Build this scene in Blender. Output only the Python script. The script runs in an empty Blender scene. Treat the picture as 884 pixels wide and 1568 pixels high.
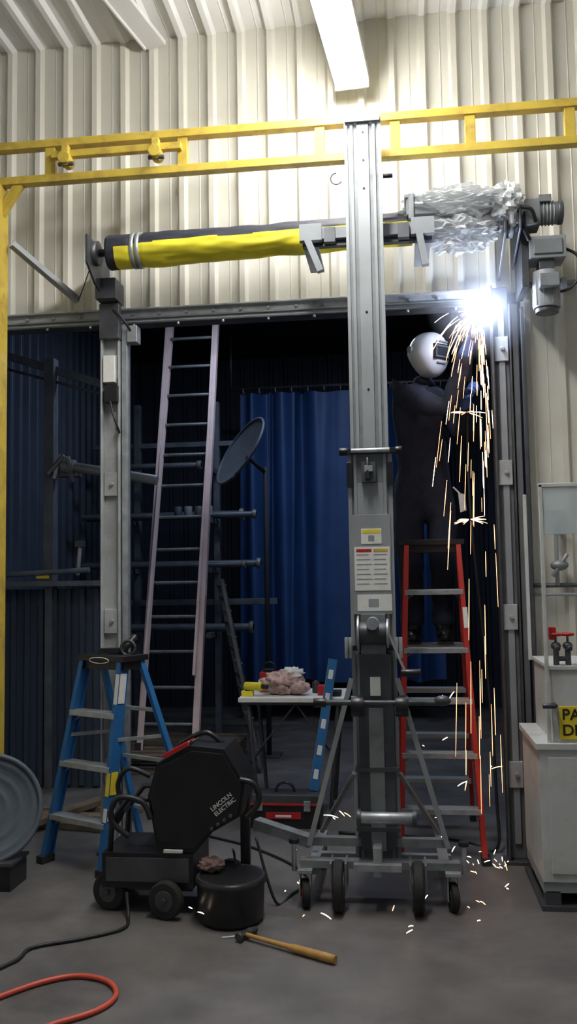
import bpy, bmesh, math, random
from mathutils import Matrix, Vector, Euler, noise
random.seed(7)
S=bpy.context.scene
V=Vector
# ------------------------------------------------------------------ materials
MATS={}
def mat(name,col,rough=.5,metal=0.,var=.12,scale=6.,bump=0.,emit=None,es=0.,dirt=None,dscale=2.,alpha=1.):
    if name in MATS: return MATS[name]
    m=bpy.data.materials.new(name); m.use_nodes=True
    nt=m.node_tree; b=nt.nodes['Principled BSDF']
    b.inputs['Roughness'].default_value=rough; b.inputs['Metallic'].default_value=metal
    tc=nt.nodes.new('ShaderNodeTexCoord')
    n=nt.nodes.new('ShaderNodeTexNoise'); n.inputs['Scale'].default_value=scale; n.inputs['Detail'].default_value=6
    nt.links.new(tc.outputs['Object'],n.inputs['Vector'])
    cr=nt.nodes.new('ShaderNodeValToRGB')
    cr.color_ramp.elements[0].position=.3; cr.color_ramp.elements[1].position=.7
    cr.color_ramp.elements[0].color=[c*(1-var) for c in col]+[1]
    cr.color_ramp.elements[1].color=[min(1,c*(1+var)) for c in col]+[1]
    nt.links.new(n.outputs['Fac'],cr.inputs['Fac'])
    out=cr.outputs['Color']
    if dirt:
        n2=nt.nodes.new('ShaderNodeTexNoise'); n2.inputs['Scale'].default_value=dscale; n2.inputs['Detail'].default_value=8; n2.inputs['Roughness'].default_value=.65
        nt.links.new(tc.outputs['Object'],n2.inputs['Vector'])
        r2=nt.nodes.new('ShaderNodeValToRGB'); r2.color_ramp.elements[0].position=.48; r2.color_ramp.elements[1].position=.68
        nt.links.new(n2.outputs['Fac'],r2.inputs['Fac'])
        mx=nt.nodes.new('ShaderNodeMixRGB'); mx.inputs['Color2'].default_value=list(dirt)+[1]
        nt.links.new(r2.outputs['Color'],mx.inputs['Fac']); nt.links.new(out,mx.inputs['Color1']); out=mx.outputs['Color']
    nt.links.new(out,b.inputs['Base Color'])
    if bump:
        bp=nt.nodes.new('ShaderNodeBump'); bp.inputs['Strength'].default_value=bump; bp.inputs['Distance'].default_value=.01
        nt.links.new(n.outputs['Fac'],bp.inputs['Height']); nt.links.new(bp.outputs['Normal'],b.inputs['Normal'])
    if emit:
        b.inputs['Emission Color'].default_value=list(emit)+[1]; b.inputs['Emission Strength'].default_value=es
    if alpha<1: b.inputs['Alpha'].default_value=alpha
    MATS[name]=m; return m
beige=mat('beige_panel',(.67,.655,.58),.42,0,.05,1.2,dirt=(.61,.59,.505),dscale=1.1)
ceilm=mat('ceiling_white',(.72,.72,.71),.6,0,.06,2)
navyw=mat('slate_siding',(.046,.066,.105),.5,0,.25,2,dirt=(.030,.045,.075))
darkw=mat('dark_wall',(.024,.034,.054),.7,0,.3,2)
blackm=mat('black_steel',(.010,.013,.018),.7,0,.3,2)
floorm=mat('concrete_floor',(.135,.126,.122),.55,0,.30,3.5,.3,dirt=(.045,.042,.043),dscale=.9)
yel=mat('yellow_paint',(.58,.42,.06),.45,0,.12,8,dirt=(.38,.26,.05),dscale=9)
yelf=mat('yellow_fabric',(.74,.64,.03),.55,0,.1,10,.2)
blkf=mat('black_fabric',(.02,.022,.035),.6,0,.2,10,.2)
alu=mat('aluminium',(.35,.37,.38),.48,.4,.1,5)
aluD=mat('aluminium_dull',(.25,.27,.28),.5,.4,.15,5,dirt=(.18,.18,.18),dscale=7)
galv=mat('galvanised',(.42,.45,.47),.42,.6,.25,14)
hdr=mat('header_zinc',(.44,.46,.47),.5,.15,.25,12,dirt=(.22,.22,.22),dscale=6)
steelD=mat('dark_steel',(.10,.105,.115),.45,.6,.25,8)
rackm=mat('rack_steel',(.12,.137,.165),.5,.3,.25,8)
grayp=mat('gray_paint',(.28,.30,.32),.5,0,.1,6)
grayk=mat('gray_column',(.15,.155,.16),.5,.1,.15,6)
trackm=mat('track_gray',(.46,.48,.48),.5,.15,.1,3,dirt=(.32,.33,.33),dscale=4)
blk=mat('black_plastic',(.014,.014,.016),.35,0,.3,10)
rub=mat('rubber',(.02,.02,.02),.8,0,.2,10)
redF=mat('red_fiberglass',(.40,.022,.015),.45,0,.12,8)
blueF=mat('blue_fiberglass',(.02,.14,.36),.4,0,.12,8)
pinkm=mat('faded_ladder_rail',(.72,.56,.55),.5,0,.12,5)
white=mat('white_paint',(.60,.62,.61),.4,0,.06,4,dirt=(.43,.44,.42),dscale=4)
labelw=mat('label_white',(.75,.75,.72),.5,0,.05,30)
labely=mat('label_yellow',(.80,.62,.03),.5,0,.05,20)
blutarp=mat('blue_curtain',(.026,.080,.235),.5,0,.15,3)
cloth=mat('navy_workwear',(.017,.022,.042),.85,0,.25,20,.3)
glovem=mat('blue_glove',(.05,.12,.35),.7,0,.2,20,.3)
skinm=mat('skin',(.45,.27,.2),.5,0,.05,20)
helm=mat('helmet_white',(.62,.64,.67),.25,0,.03,4)
visor=mat('visor_dark',(.03,.036,.045),.12)
redp=mat('red_plastic',(.45,.02,.02),.4)
brown=mat('wood_handle',(.50,.27,.07),.5,0,.2,20)
pinkc=mat('pink_cloth',(.55,.38,.35),.9,0,.3,30,.4)
ragm=mat('dirty_glove',(.22,.14,.12),.9,0,.3,30,.4)
orange=mat('orange_hose',(.62,.09,.05),.45,0,.1,6)
cablem=mat('black_cable',(.015,.016,.018),.5)
greyl=mat('grey_lid',(.085,.105,.13),.55,0,.15,5,dirt=(.06,.075,.095),dscale=5)
dishm=mat('grey_dish',(.06,.075,.095),.6,0,.15,5)
lampm=mat('lamp_lens',(.9,.9,.9),.4,0,0,1,emit=(1.,.985,.955),es=72)
lampm2=mat('fill_lamp_lens',(.9,.9,.9),.4,0,0,1,emit=(1.,.98,.95),es=5.5)
wood=mat('pallet_wood',(.16,.12,.08),.8,0,.3,8)
arcm=mat('arc_plasma',(1,1,1),.5,0,0,1,emit=(.75,.82,1.),es=120)
sparkm=mat('spark_hot',(1,.5,.2),.5,0,0,1,emit=(1.,.42,.19),es=5.5)
sparkw=mat('spark_white',(1,.8,.6),.5,0,0,1,emit=(1.,.72,.55),es=10)
pl=bpy.data.materials.new('plastic_film'); pl.use_nodes=True; nt=pl.node_tree; b=nt.nodes['Principled BSDF']
b.inputs['Base Color'].default_value=(.74,.76,.77,1); b.inputs['Roughness'].default_value=.18; b.inputs['Alpha'].default_value=.5
clr=bpy.data.materials.new('clear_panel'); clr.use_nodes=True; b=clr.node_tree.nodes['Principled BSDF']
b.inputs['Base Color'].default_value=(.62,.72,.74,1); b.inputs['Roughness'].default_value=.1; b.inputs['Alpha'].default_value=.55

# ------------------------------------------------------------------ builder
class B:
    def __init__(s): s.bm=bmesh.new(); s.m=[]
    def mi(s,m):
        if m not in s.m: s.m.append(m)
        return s.m.index(m)
    def face(s,vs,mi,sm=False):
        try:
            f=s.bm.faces.new(vs); f.material_index=mi; f.smooth=sm; return f
        except ValueError: return None
    def hexa(s,M,sz,m):
        mi=s.mi(m); x,y,z=[a/2 for a in sz]
        v=[s.bm.verts.new(M@V(p)) for p in [(-x,-y,-z),(x,-y,-z),(x,y,-z),(-x,y,-z),(-x,-y,z),(x,-y,z),(x,y,z),(-x,y,z)]]
        for q in [(3,2,1,0),(4,5,6,7),(0,1,5,4),(1,2,6,5),(2,3,7,6),(3,0,4,7)]: s.face([v[i] for i in q],mi)
    def box(s,c,sz,m,rot=(0,0,0)):
        s.hexa(Matrix.Translation(V(c))@Euler([math.radians(a) for a in rot]).to_matrix().to_4x4(),sz,m)
    def bx(s,x0,x1,y0,y1,z0,z1,m): s.box(((x0+x1)/2,(y0+y1)/2,(z0+z1)/2),(abs(x1-x0),abs(y1-y0),abs(z1-z0)),m)
    def beam(s,p0,p1,w,h,m,side=None):
        p0=V(p0);p1=V(p1); a=(p1-p0); L=a.length; a.normalize()
        sd=V(side) if side else (V((1,0,0)) if abs(a.x)<.8 else V((0,1,0)))
        sd=(sd-a*sd.dot(a)).normalized(); t=a.cross(sd)
        M=Matrix((( sd.x,t.x,a.x,0),(sd.y,t.y,a.y,0),(sd.z,t.z,a.z,0),(0,0,0,1)))
        M=Matrix.Translation((p0+p1)/2)@M
        s.hexa(M,(w,h,L),m)
    def cyl(s,p0,p1,r,m,r2=None,seg=16,cap=True):
        s.tube([p0,p1],[r,r if r2 is None else r2],m,seg,cap)
    def tube(s,pts,r,m,seg=8,cap=True):
        mi=s.mi(m); pts=[V(p) for p in pts]; n=len(pts)
        if not isinstance(r,(list,tuple)): r=[r]*n
        rings=[]; ref=None
        for i,p in enumerate(pts):
            t=(pts[min(i+1,n-1)]-pts[max(i-1,0)]).normalized()
            if ref is None:
                ref=V((0,0,1)) if abs(t.z)<.9 else V((1,0,0))
            ref=(ref-t*ref.dot(t))
            if ref.length<1e-5: ref=V((.3,.9,.1)); ref=ref-t*ref.dot(t)
            ref.normalize(); q=t.cross(ref)
            rings.append([s.bm.verts.new(p+(ref*math.cos(2*math.pi*k/seg)+q*math.sin(2*math.pi*k/seg))*r[i]) for k in range(seg)])
        for i in range(n-1):
            for k in range(seg): s.face([rings[i][k],rings[i][(k+1)%seg],rings[i+1][(k+1)%seg],rings[i+1][k]],mi,True)
        if cap:
            s.face(list(reversed(rings[0])),mi); s.face(rings[-1],mi)
    def sph(s,c,r,m,rot=(0,0,0),seg=20,rg=12,fn=None):
        mi=s.mi(m)
        if not isinstance(r,(tuple,list)): r=(r,r,r)
        R=Euler([math.radians(a) for a in rot]).to_matrix(); c=V(c)
        rows=[]
        for j in range(rg+1):
            th=math.pi*j/rg; row=[]
            for k in range(seg if 0<j<rg else 1):
                ph=2*math.pi*k/seg
                p=V((math.sin(th)*math.cos(ph),math.sin(th)*math.sin(ph),math.cos(th)))
                if fn: p=fn(p)
                row.append(s.bm.verts.new(c+R@V((p.x*r[0],p.y*r[1],p.z*r[2]))))
            rows.append(row)
        for j in range(rg):
            a,b2=rows[j],rows[j+1]
            for k in range(seg):
                k2=(k+1)%seg
                if len(a)==1: s.face([a[0],b2[k],b2[k2]],mi,True)
                elif len(b2)==1: s.face([a[k],b2[0],a[k2]],mi,True)
                else: s.face([a[k],b2[k],b2[k2],a[k2]],mi,True)
    def prism(s,poly,ext,m,mcap=None):
        mi=s.mi(m); ext=V(ext)
        a=[s.bm.verts.new(V(p)) for p in poly]; b2=[s.bm.verts.new(V(p)+ext) for p in poly]; n=len(a)
        for i in range(n): s.face([a[i],a[(i+1)%n],b2[(i+1)%n],b2[i]],mi)
        mc=s.mi(mcap) if mcap else mi
        s.face(list(reversed(a)),mc); s.face(b2,mc)
    def torus(s,c,R,r,m,axis='y',seg=24,a0=0,a1=360,rs=8):
        pts=[]
        for k in range(seg+1):
            a=math.radians(a0+(a1-a0)*k/seg); x,y=R*math.cos(a),R*math.sin(a)
            o={'y':(x,0,y),'x':(0,x,y),'z':(x,y,0)}[axis]; pts.append(V(c)+V(o))
        s.tube(pts,r,m,rs)
    def wheel(s,c,r,w,axis,tyre,hub):
        a=V(axis).normalized(); c=V(c)
        s.tube([c-a*w/2,c-a*w*.35,c+a*w*.35,c+a*w/2],[r*.9,r,r,r*.9],tyre,24)
        s.tube([c-a*w*.56,c+a*w*.56],[r*.55,r*.55],hub,18)
        s.tube([c-a*w*.75,c+a*w*.75],[r*.16,r*.16],steelD,10)
    def done(s,name,bevel=.003,parent=None):
        bmesh.ops.recalc_face_normals(s.bm,faces=s.bm.faces)
        me=bpy.data.meshes.new(name); s.bm.to_mesh(me); s.bm.free()
        for m in s.m: me.materials.append(m)
        o=bpy.data.objects.new(name,me); S.collection.objects.link(o)
        if bevel:
            md=o.modifiers.new('bevel','BEVEL'); md.width=bevel; md.segments=2; md.limit_method='ANGLE'; md.angle_limit=math.radians(50)
        if parent: o.parent=parent
        return o
def smooth(pts,n=6):
    pts=[V(p) for p in pts]; out=[]
    for i in range(len(pts)-1):
        p0=pts[max(i-1,0)];p1=pts[i];p2=pts[i+1];p3=pts[min(i+2,len(pts)-1)]
        for k in range(n):
            t=k/n; out.append(.5*((2*p1)+(p2-p0)*t+(2*p0-5*p1+4*p2-p3)*t*t+(-p0+3*p1-3*p2+p3)*t**3))
    out.append(pts[-1]); return out
def text(body,size,loc,rot,m,parent,name='lettering',ext=.0008,align='CENTER'):
    c=bpy.data.curves.new(name,'FONT'); c.body=body; c.size=size; c.extrude=ext; c.align_x=align; c.align_y='CENTER'; c.offset=size*.012
    o=bpy.data.objects.new(name,c); S.collection.objects.link(o); o.location=loc; o.rotation_euler=[math.radians(a) for a in rot]
    c.materials.append(m); o.parent=parent; return o
# ------------------------------------------------------------------ room
def corr(name,o,u,n,width,z0,z1,m,per=.183,dep=.034,axis=(0,0,1),off=0.):
    o=V(o);u=V(u);n=V(n);ax=V(axis); b=B(); mi=b.mi(m); prof=[]
    x=-off
    while x<width+per:
        for fx,h in ((0,0),(.30,0),(.33,.12),(.36,0),(.58,0),(.67,1),(.84,1),(.93,0)): prof.append((x+fx*per,h*dep))
        x+=per
    prof=[(min(max(p,0),width),h) for p,h in prof]
    pr=[]
    for p in prof:
        if not pr or abs(p[0]-pr[-1][0])>1e-5: pr.append(p)
    lo=[b.bm.verts.new(o+u*p+n*h+ax*z0) for p,h in pr]; hi=[b.bm.verts.new(o+u*p+n*h+ax*z1) for p,h in pr]
    for i in range(len(pr)-1): b.face([lo[i],lo[i+1],hi[i+1],hi[i]],mi)
    bk=[o-n*.03+ax*z0,o+u*width-n*.03+ax*z0,o+u*width-n*.03+ax*z1,o-n*.03+ax*z1]
    b.face([b.bm.verts.new(p) for p in bk],mi)
    return b.done(name,0)
corr('wall_back',(-3.4,.04,0),(1,0,0),(0,-1,0),6.8,3.187,4.91,beige)
corr('wall_back_side',(.735,.04,0),(1,0,0),(0,-1,0),2.665,0,3.185,beige,off=.106)
corr('wall_left',(-3.4,-7,0),(0,1,0),(1,0,0),7.0,0,4.91,beige)
corr('wall_right',(3.4,0,0),(0,-1,0),(-1,0,0),7.0,0,4.91,beige)
corr('ceiling',(-3.4,-7,4.91),(1,0,0),(0,0,-1),6.8,0,7.05,ceilm,axis=(0,1,0))
b=B(); b.bx(-3.6,3.6,-8,6.2,-.1,0,floorm); b.done('floor',0)
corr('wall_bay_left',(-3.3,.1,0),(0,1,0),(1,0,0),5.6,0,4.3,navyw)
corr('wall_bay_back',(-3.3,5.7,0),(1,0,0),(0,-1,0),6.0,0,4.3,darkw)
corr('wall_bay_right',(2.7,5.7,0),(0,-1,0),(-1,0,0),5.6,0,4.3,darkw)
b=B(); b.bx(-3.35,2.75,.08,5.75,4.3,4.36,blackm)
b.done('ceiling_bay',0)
b=B(); b.beam((-1.40,-.0,4.84),(-1.66,-1.1,4.90),.13,.03,ceilm,side=(1,0,0)); b.beam((-1.47,-.0,4.86),(-1.73,-1.1,4.92),.015,.10,ceilm,side=(1,0,0)); b.beam((-1.66,-1.1,4.87),(-2.1,-3.2,4.87),.13,.03,ceilm,side=(1,0,0)); b.done('ceiling_brace')
b=B()
b.bx(-3.25,.545,-.015,.03,3.09,3.185,hdr); b.bx(-3.25,.545,-.045,-.01,3.172,3.183,hdr); b.bx(-3.25,.545,-.06,.05,3.08,3.092,steelD)
b.bx(-3.25,.545,-.03,-.012,3.12,3.132,aluD)
for k in range(23): 
    x=-3.2+k*.165; b.cyl((x,-.03,3.15),(x,-.015,3.15),.010,alu,seg=8)
for k in range(14):
    x=-3.15+k*.27; b.cyl((x,-.055,3.08),(x,-.055,3.065),.008,galv,seg=8)
b.done('door_header')
# ------------------------------------------------------------------ light fixture
b=B(); b.beam((-.20,-.11,4.47),(-.42,-2.6,4.47),.20,.05,white,side=(1,0,0))
b.beam((-.205,-.13,4.42),(-.418,-2.57,4.42),.17,.06,lampm,side=(1,0,0))
for y,x in ((-2.4,-.40),(-.6,-.245)): b.cyl((x,y,4.49),(x,y,4.88),.006,steelD,seg=6)
b.beam((-.20,-.10,4.44),(-.201,-.115,4.44),.20,.09,white,side=(1,0,0)); b.beam((-.42,-2.6,4.44),(-.421,-2.615,4.44),.20,.11,white,side=(1,0,0))
b.done('unseen_fill_light')
b=B(); b.bx(.9,1.1,-6.6,-4.2,4.62,4.68,white); b.bx(.92,1.08,-6.57,-4.23,4.57,4.62,lampm2)  # unseen fixture behind the camera, added to fill the front sides
for y in (-6.2,-4.6): b.cyl((1,y,4.68),(1,y,4.88),.006,steelD,seg=6)
b.done('unseen_fill_light')
# ------------------------------------------------------------------ yellow overhead rail
b=B()
b.bx(-3.36,3.36,-.43,-.37,4.02,4.065,yel); b.bx(-3.36,3.36,-.43,-.37,3.815,3.86,yel)
for x in (-2.75,-1.91,-1.14,-.37,.04,.44,.96,1.6,2.3): b.bx(x-.028,x+.028,-.42,-.38,3.85,4.025,yel)
b.bx(-1.89,-1.14,-.455,-.415,3.94,3.98,yel)
for x in (-1.80,-1.28):
    b.cyl((x,-.50,3.92),(x,-.4,3.92),.035,yel,seg=12); b.bx(x-.02,x+.02,-.48,-.44,3.88,4.0,yel); b.cyl((x-.04,-.47,3.89),(x+.05,-.47,3.89),.012,steelD,seg=8)
b.bx(-2.33,-2.19,-.46,-.34,0,3.82,yel)
b.bx(-2.40,-2.12,-.5,-.3,0,.015,yel)
b.beam((-2.28,-.4,3.55),(-2.09,-.4,3.83),.05,.04,yel)
b.done('crane_rail')
b=B(); b.beam((-2.16,-.36,3.50),(-1.88,-.05,3.25),.045,.008,grayp,side=(0,0,1)); b.beam((-2.16,-.37,3.48),(-1.88,-.06,3.23),.008,.05,grayp,side=(0,0,1))
b.tube(smooth([(-1.88,-.05,3.24),(-1.82,-.15,3.26),(-1.75,-.22,3.36)]),.004,steelD,6); b.done('strut_brace')
# ------------------------------------------------------------------ door tracks
def track(name,x0,x1,dark):
    b=B(); w=x1-x0; m=steelD if dark else trackm; Z=3.075
    b.bx(x0,x0+w*.66,-.06,-.04,0.02,3.18,trackm if not dark else grayk)
    b.bx(x0,x0+.012,-.11,-.04,.02,3.18,m); b.bx(x0+w*.66,x0+w*.66+.01,-.10,-.02,.02,Z,m)
    b.bx(x0+w*.78,x1,-.08,-.03,.02,Z,galv if not dark else grayk); b.bx(x0-.0,x1,-.04,-.01,.02,Z,steelD)
    for z in (.4,1.25,2.05,2.75):
        b.bx(x0+.015,x0+w*.62,-.085,-.055,z,z+.14,trackm); b.cyl((x0+w*.4,-.1,z+.07),(x0+w*.4,-.08,z+.07),.012,alu,seg=8)
    b.bx(x0-.02,x1+.02,-.12,.0,0,.02,steelD)
    return b
b=track('l',-1.72,-1.565,False)
b.bx(-1.72,-1.60,-.13,-.075,2.98,3.19,steelD)
b.bx(-1.70,-1.63,-.12,-.06,2.72,2.88,labelw); b.bx(-1.69,-1.61,-.13,-.06,2.60,2.70,blk)
b.tube(smooth([(-1.66,-.12,2.62),(-1.62,-.16,2.5),(-1.60,-.12,2.42),(-1.63,-.09,2.45)]),.006,cablem)
b.tube(smooth([(-1.68,-.1,3.18),(-1.60,-.14,3.12),(-1.55,-.12,3.05),(-1.53,-.05,3.0)]),.008,cablem)
b.bx(-1.56,-1.50,-.1,-.02,2.96,3.06,galv)
b.done('door_track')
b=track('r',.55,.70,True)
b.bx(.59,.625,-.075,-.055,.1,3.05,grayp)
b.bx(.712,.73,-.1,.0,.02,3.05,steelD)
b.done('door_track')
# ------------------------------------------------------------------ rolled door tube
b=B(); nx=130; seg=90; mY=b.mi(yelf); mB=b.mi(blkf); rings=[]
for i in range(nx+1):
    x=-1.60+1.72*i/nx; t=i/nx; ring=[]
    zc=3.425+.035*t
    for k in range(seg):
        a=2*math.pi*k/seg
        r=.098-.012*t+.009*noise.noise(V((x*3,math.cos(a)*1.5,math.sin(a)*1.5)))+.006*noise.noise(V((x*9,math.cos(a)*3,math.sin(a)*3)))
        if -1.46<x<-1.40: r-=.006
        ring.append(b.bm.verts.new((x,-.3+r*math.cos(a),zc+r*math.sin(a))))
    rings.append(ring)
for i in range(nx):
    x=-1.6+1.72*i/nx
    for k in range(seg):
        a=360*(k+.5)/seg
        lim=171+14*noise.noise(V((x*2.2,0,3)))+(10 if x<-1.46 else 0)
        y=(a>lim and a<315) and x>-1.56
        b.face([rings[i][k],rings[i][(k+1)%seg],rings[i+1][(k+1)%seg],rings[i+1][k]],mY if y else mB,True)
b.face(rings[0],mB); b.face(list(reversed(rings[-1])),mB)
for x in (-1.445,-1.415): b.cyl((x-.011,-.3,3.43),(x+.011,-.3,3.43),.101,galv,seg=28)
b.cyl((-1.72,-.3,3.43),(.45,-.3,3.46),.022,steelD,seg=12)
b.prism([(-1.70,-.42,3.50),(-1.70,-.42,3.34),(-1.70,-.28,3.26),(-1.70,-.03,3.2),(-1.70,-.03,3.5)],(.012,0,0),steelD)
b.cyl((-1.715,-.3,3.43),(-1.66,-.3,3.43),.07,steelD,seg=20); b.bx(-1.72,-1.60,-.2,-.03,3.2,3.32,steelD)
b.cyl((-1.73,-.3,3.43),(-1.70,-.3,3.43),.03,galv)
b.done('rolled_door_fabric',0)
# right-hand operator
b=B()
b.bx(.09,.58,-.42,-.2,3.49,3.585,grayp); b.bx(.08,.14,-.43,-.18,3.58,3.60,grayp)
b.bx(.10,.13,-.44,-.41,3.46,3.60,aluD)
b.bx(.20,.56,-.40,-.2,3.40,3.49,aluD)
b.prism([(.60,-.42,3.60),(.60,-.42,3.36),(.60,-.05,3.22),(.60,-.03,3.60)],(.015,0,0),steelD)
b.prism([(.68,-.42,3.52),(.68,-.42,3.38),(.68,-.05,3.28),(.68,-.03,3.52)],(.012,0,0),steelD)
b.cyl((.58,-.3,3.46),(.74,-.3,3.46),.055,steelD,seg=20); b.cyl((.63,-.3,3.46),(.66,-.3,3.46),.085,galv,seg=24)
b.cyl((.62,-.26,3.56),(.67,-.26,3.56),.06,aluD,seg=20)
b.bx(.72,.80,-.36,-.22,3.42,3.56,aluD); b.cyl((.78,-.29,3.50),(.90,-.29,3.50),.06,aluD,seg=24); b.cyl((.90,-.29,3.50),(.925,-.29,3.50),.064,steelD,seg=24)
for k in range(5): b.cyl((.80+k*.018,-.29,3.50),(.806+k*.018,-.29,3.50),.066,grayp,seg=24)
b.bx(.79,.86,-.36,-.22,3.54,3.58,aluD)
b.bx(.74,.93,-.34,-.18,3.24,3.36,grayp); b.bx(.76,.91,-.35,-.34,3.26,3.34,aluD)
b.bx(.79,.87,-.32,-.22,3.16,3.24,steelD); b.cyl((.83,-.27,3.18),(.83,-.27,2.98),.072,grayp,seg=24); b.cyl((.83,-.27,2.985),(.83,-.27,2.955),.062,steelD,seg=24)
for k in range(10):
    a=2*math.pi*k/10; b.bx(.83+.072*math.cos(a)-.003,.83+.072*math.cos(a)+.003,-.27+.072*math.sin(a)-.003,-.27+.072*math.sin(a)+.003,2.99,3.15,aluD)
b.bx(.72,.94,-.25,-.03,3.36,3.38,steelD); b.bx(.70,.74,-.3,-.03,3.1,3.42,steelD)
b.bx(.78,.88,-.39,-.33,3.07,3.14,aluD)
b.tube(smooth([(.93,-.25,3.32),(1.0,-.28,3.26),(1.01,-.28,3.16),(.96,-.27,3.09),(.90,-.27,3.07)]),.008,cablem)
b.tube(smooth([(.60,-.38,3.60),(.66,-.40,3.55),(.70,-.38,3.42),(.74,-.34,3.34)]),.012,cablem)
b.tube(smooth([(.66,-.40,3.50),(.74,-.42,3.48),(.77,-.38,3.42)]),.010,cablem)
b.done('door_operator')
b=B()
def crump(p,sd=0,a=.22):
    q=p*3.0+V((sd,0,0)); k=1+a*noise.noise(q)+a*.7*noise.noise(q*2.7)+.1*noise.noise(q*6)
    return p*k
b.sph((.38,-.32,3.555),(.30,.17,.085),pl,seg=72,rg=44,fn=lambda p:crump(p,3,.35))
b.sph((.37,-.34,3.39),(.18,.13,.085),pl,seg=56,rg=36,fn=lambda p:crump(p,8,.35))
b.sph((.62,-.36,3.53),(.09,.10,.12),pl,seg=40,rg=26,fn=lambda p:crump(p,14,.35))
o=b.done('plastic_wrap',0)
for f in o.data.polygons: f.use_smooth=False
# ------------------------------------------------------------------ material lift
b=B(); my=-.65
def mast(x0,x1,z0,z1,yf,dep,m,strips):
    b.bx(x0,x1,yf+.012,yf+dep,z0,z1,m); w=x1-x0
    for a,c in strips: b.bx(x0+w*a,x0+w*c,yf,yf+.014,z0+.004,z1-.004,alu)
mast(-.225,-.035,2.12,3.93,my,.10,aluD,[(0,.09),(.16,.24),(.34,.66),(.76,.84),(.91,1)])
mast(-.215,-.045,1.0,3.91,my+.10,.06,aluD,[(0,.1)])
mast(-.24,-.02,.16,2.17,my-.04,.14,aluD,[(0,.08),(.13,.2),(.8,.87),(.92,1)])
b.bx(-.195,-.065,my-.036,my-.02,1.85,2.02,alu)
b.bx(-.225,-.035,my-.052,my-.034,1.37,1.86,alu)
b.bx(-.27,.01,my-.065,my-.03,2.165,2.19,blk); b.cyl((-.28,my-.05,2.178),(-.24,my-.05,2.178),.02,blk,seg=12); b.cyl((.0,my-.05,2.178),(.03,my-.05,2.178),.02,blk,seg=12)
b.cyl((-.22,my-.07,2.178),(-.03,my-.07,2.178),.012,galv,seg=10)
b.bx(-.17,-.10,my-.08,my-.036,2.02,2.12,steelD); b.cyl((-.14,my-.1,2.03),(-.14,my-.07,2.14),.013,blk,seg=10); b.bx(-.155,-.115,my-.1,my-.05,2.07,2.10,alu)
b.bx(-.245,-.215,my-.07,my-.02,2.0,2.12,blk); b.bx(-.045,-.015,my-.07,my-.02,2.0,2.12,blk)
def lab(x0,x1,z0,z1,m): b.bx(x0,x1,my-.055,my-.0515,z0,z1,m)
lab(-.18,-.08,1.715,1.79,labelw); b.bx(-.175,-.085,my-.0562,my-.0548,1.768,1.786,labely); lab(-.215,-.04,1.485,1.70,labelw); lab(-.205,-.035,1.385,1.465,labelw)
b.bx(-.145,-.115,my-.0562,my-.0548,1.728,1.758,grayp)
for k in range(7): 
    lab_z=1.66-.024*k; b.bx(-.205,-.205+.06+.008*(k%3),my-.0562,my-.0548,lab_z,lab_z+.005,grayp); b.bx(-.12,-.055-.006*(k%2),my-.0562,my-.0548,lab_z,lab_z+.005,grayp)
b.bx(-.205,-.13,my-.0562,my-.0548,1.675,1.69,redp); b.bx(-.12,-.05,my-.0562,my-.0548,1.675,1.69,yel)
b.bx(-.15,-.10,my-.0562,my-.0548,1.405,1.445,grayp)
b.bx(-.21,-.05,my+.16,my+.2,3.30,3.44,aluD)
for sx,x0,x1 in ((-1,-.47,-.2),(1,-.05,.22)):
    b.bx(x0,x1,-.49,-.44,3.36,3.42,grayp)
    xa=-.42 if sx<0 else .17
    b.beam((xa-.02,-.52,3.35),(xa+.05 if sx<0 else xa+.01,-.52,3.17),.035,.04,grayp); b.bx(xa-.04,xa+.04,-.48,-.12,3.305,3.322,grayp)
    b.bx(xa-.06,xa+.06,-.53,-.49,3.34,3.43,grayp); b.bx(xa+.10*(-sx)-.03,xa+.10*(-sx)+.03,-.52,-.48,3.33,3.41,steelD)
b.bx(-.47,.22,-.46,-.42,3.33,3.36,steelD)
b.bx(-.22,-.04,my-.02,my+.0,3.90,3.94,alu)
for z in (3.7,3.85,3.55,2.9,2.5): b.cyl((-.128,my-.004,z),(-.128,my+.004,z),.006,blk,seg=8)
b.torus((-.27,my+.02,3.62),.03,.004,steelD,a0=90,a1=330)
b.cyl((-.03,my+.05,3.63),(.02,my+.05,3.63),.012,blk,seg=8)
b.cyl((-.20,my-.12,1.28),(-.06,my-.12,1.28),.055,steelD,seg=20); b.cyl((-.205,my-.12,1.28),(-.195,my-.12,1.28),.085,galv,seg=24); b.cyl((-.065,my-.12,1.28),(-.055,my-.12,1.28),.07,galv,seg=24)
b.bx(-.19,-.07,my-.1,my-.04,1.18,1.37,aluD); b.cyl((-.13,my-.2,1.33),(-.13,my-.1,1.33),.03,galv,seg=14)
b.bx(-.27,.01,my-.09,my-.05,1.195,1.22,blk)
for x in (-.26,-.24,-.02,0): b.cyl((x,my-.1,1.16),(x,my-.1,1.26),.01,galv,seg=8)
b.beam((-.055,my-.16,1.28),(.02,my-.2,1.10),.012,.03,aluD); b.cyl((.0,my-.2,1.10),(.09,my-.2,1.10),.018,blk)
b.bx(-.20,-.05,my-.10,my-.04,.95,1.18,steelD); b.bx(-.15,-.10,my-.108,my-.098,.98,1.07,labelw)
b.cyl((-.40,my-.16,.955),(.20,my-.16,.955),.013,steelD,seg=10)
for x in (-.21,.0): b.cyl((x-.03,my-.16,.94),(x+.03,my-.16,.94),.05,blk,seg=20)
b.cyl((-.42,my-.16,.955),(-.36,my-.16,.955),.022,blk); b.sph((.19,my-.16,.965),(.04,.025,.025),steelD)
b.cyl((-.21,my-.16,.42),(.04,my-.16,.42),.028,galv,seg=18); b.cyl((-.225,my-.16,.42),(-.205,my-.16,.42),.04,steelD); b.cyl((.035,my-.16,.42),(.055,my-.16,.42),.04,steelD)
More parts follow.
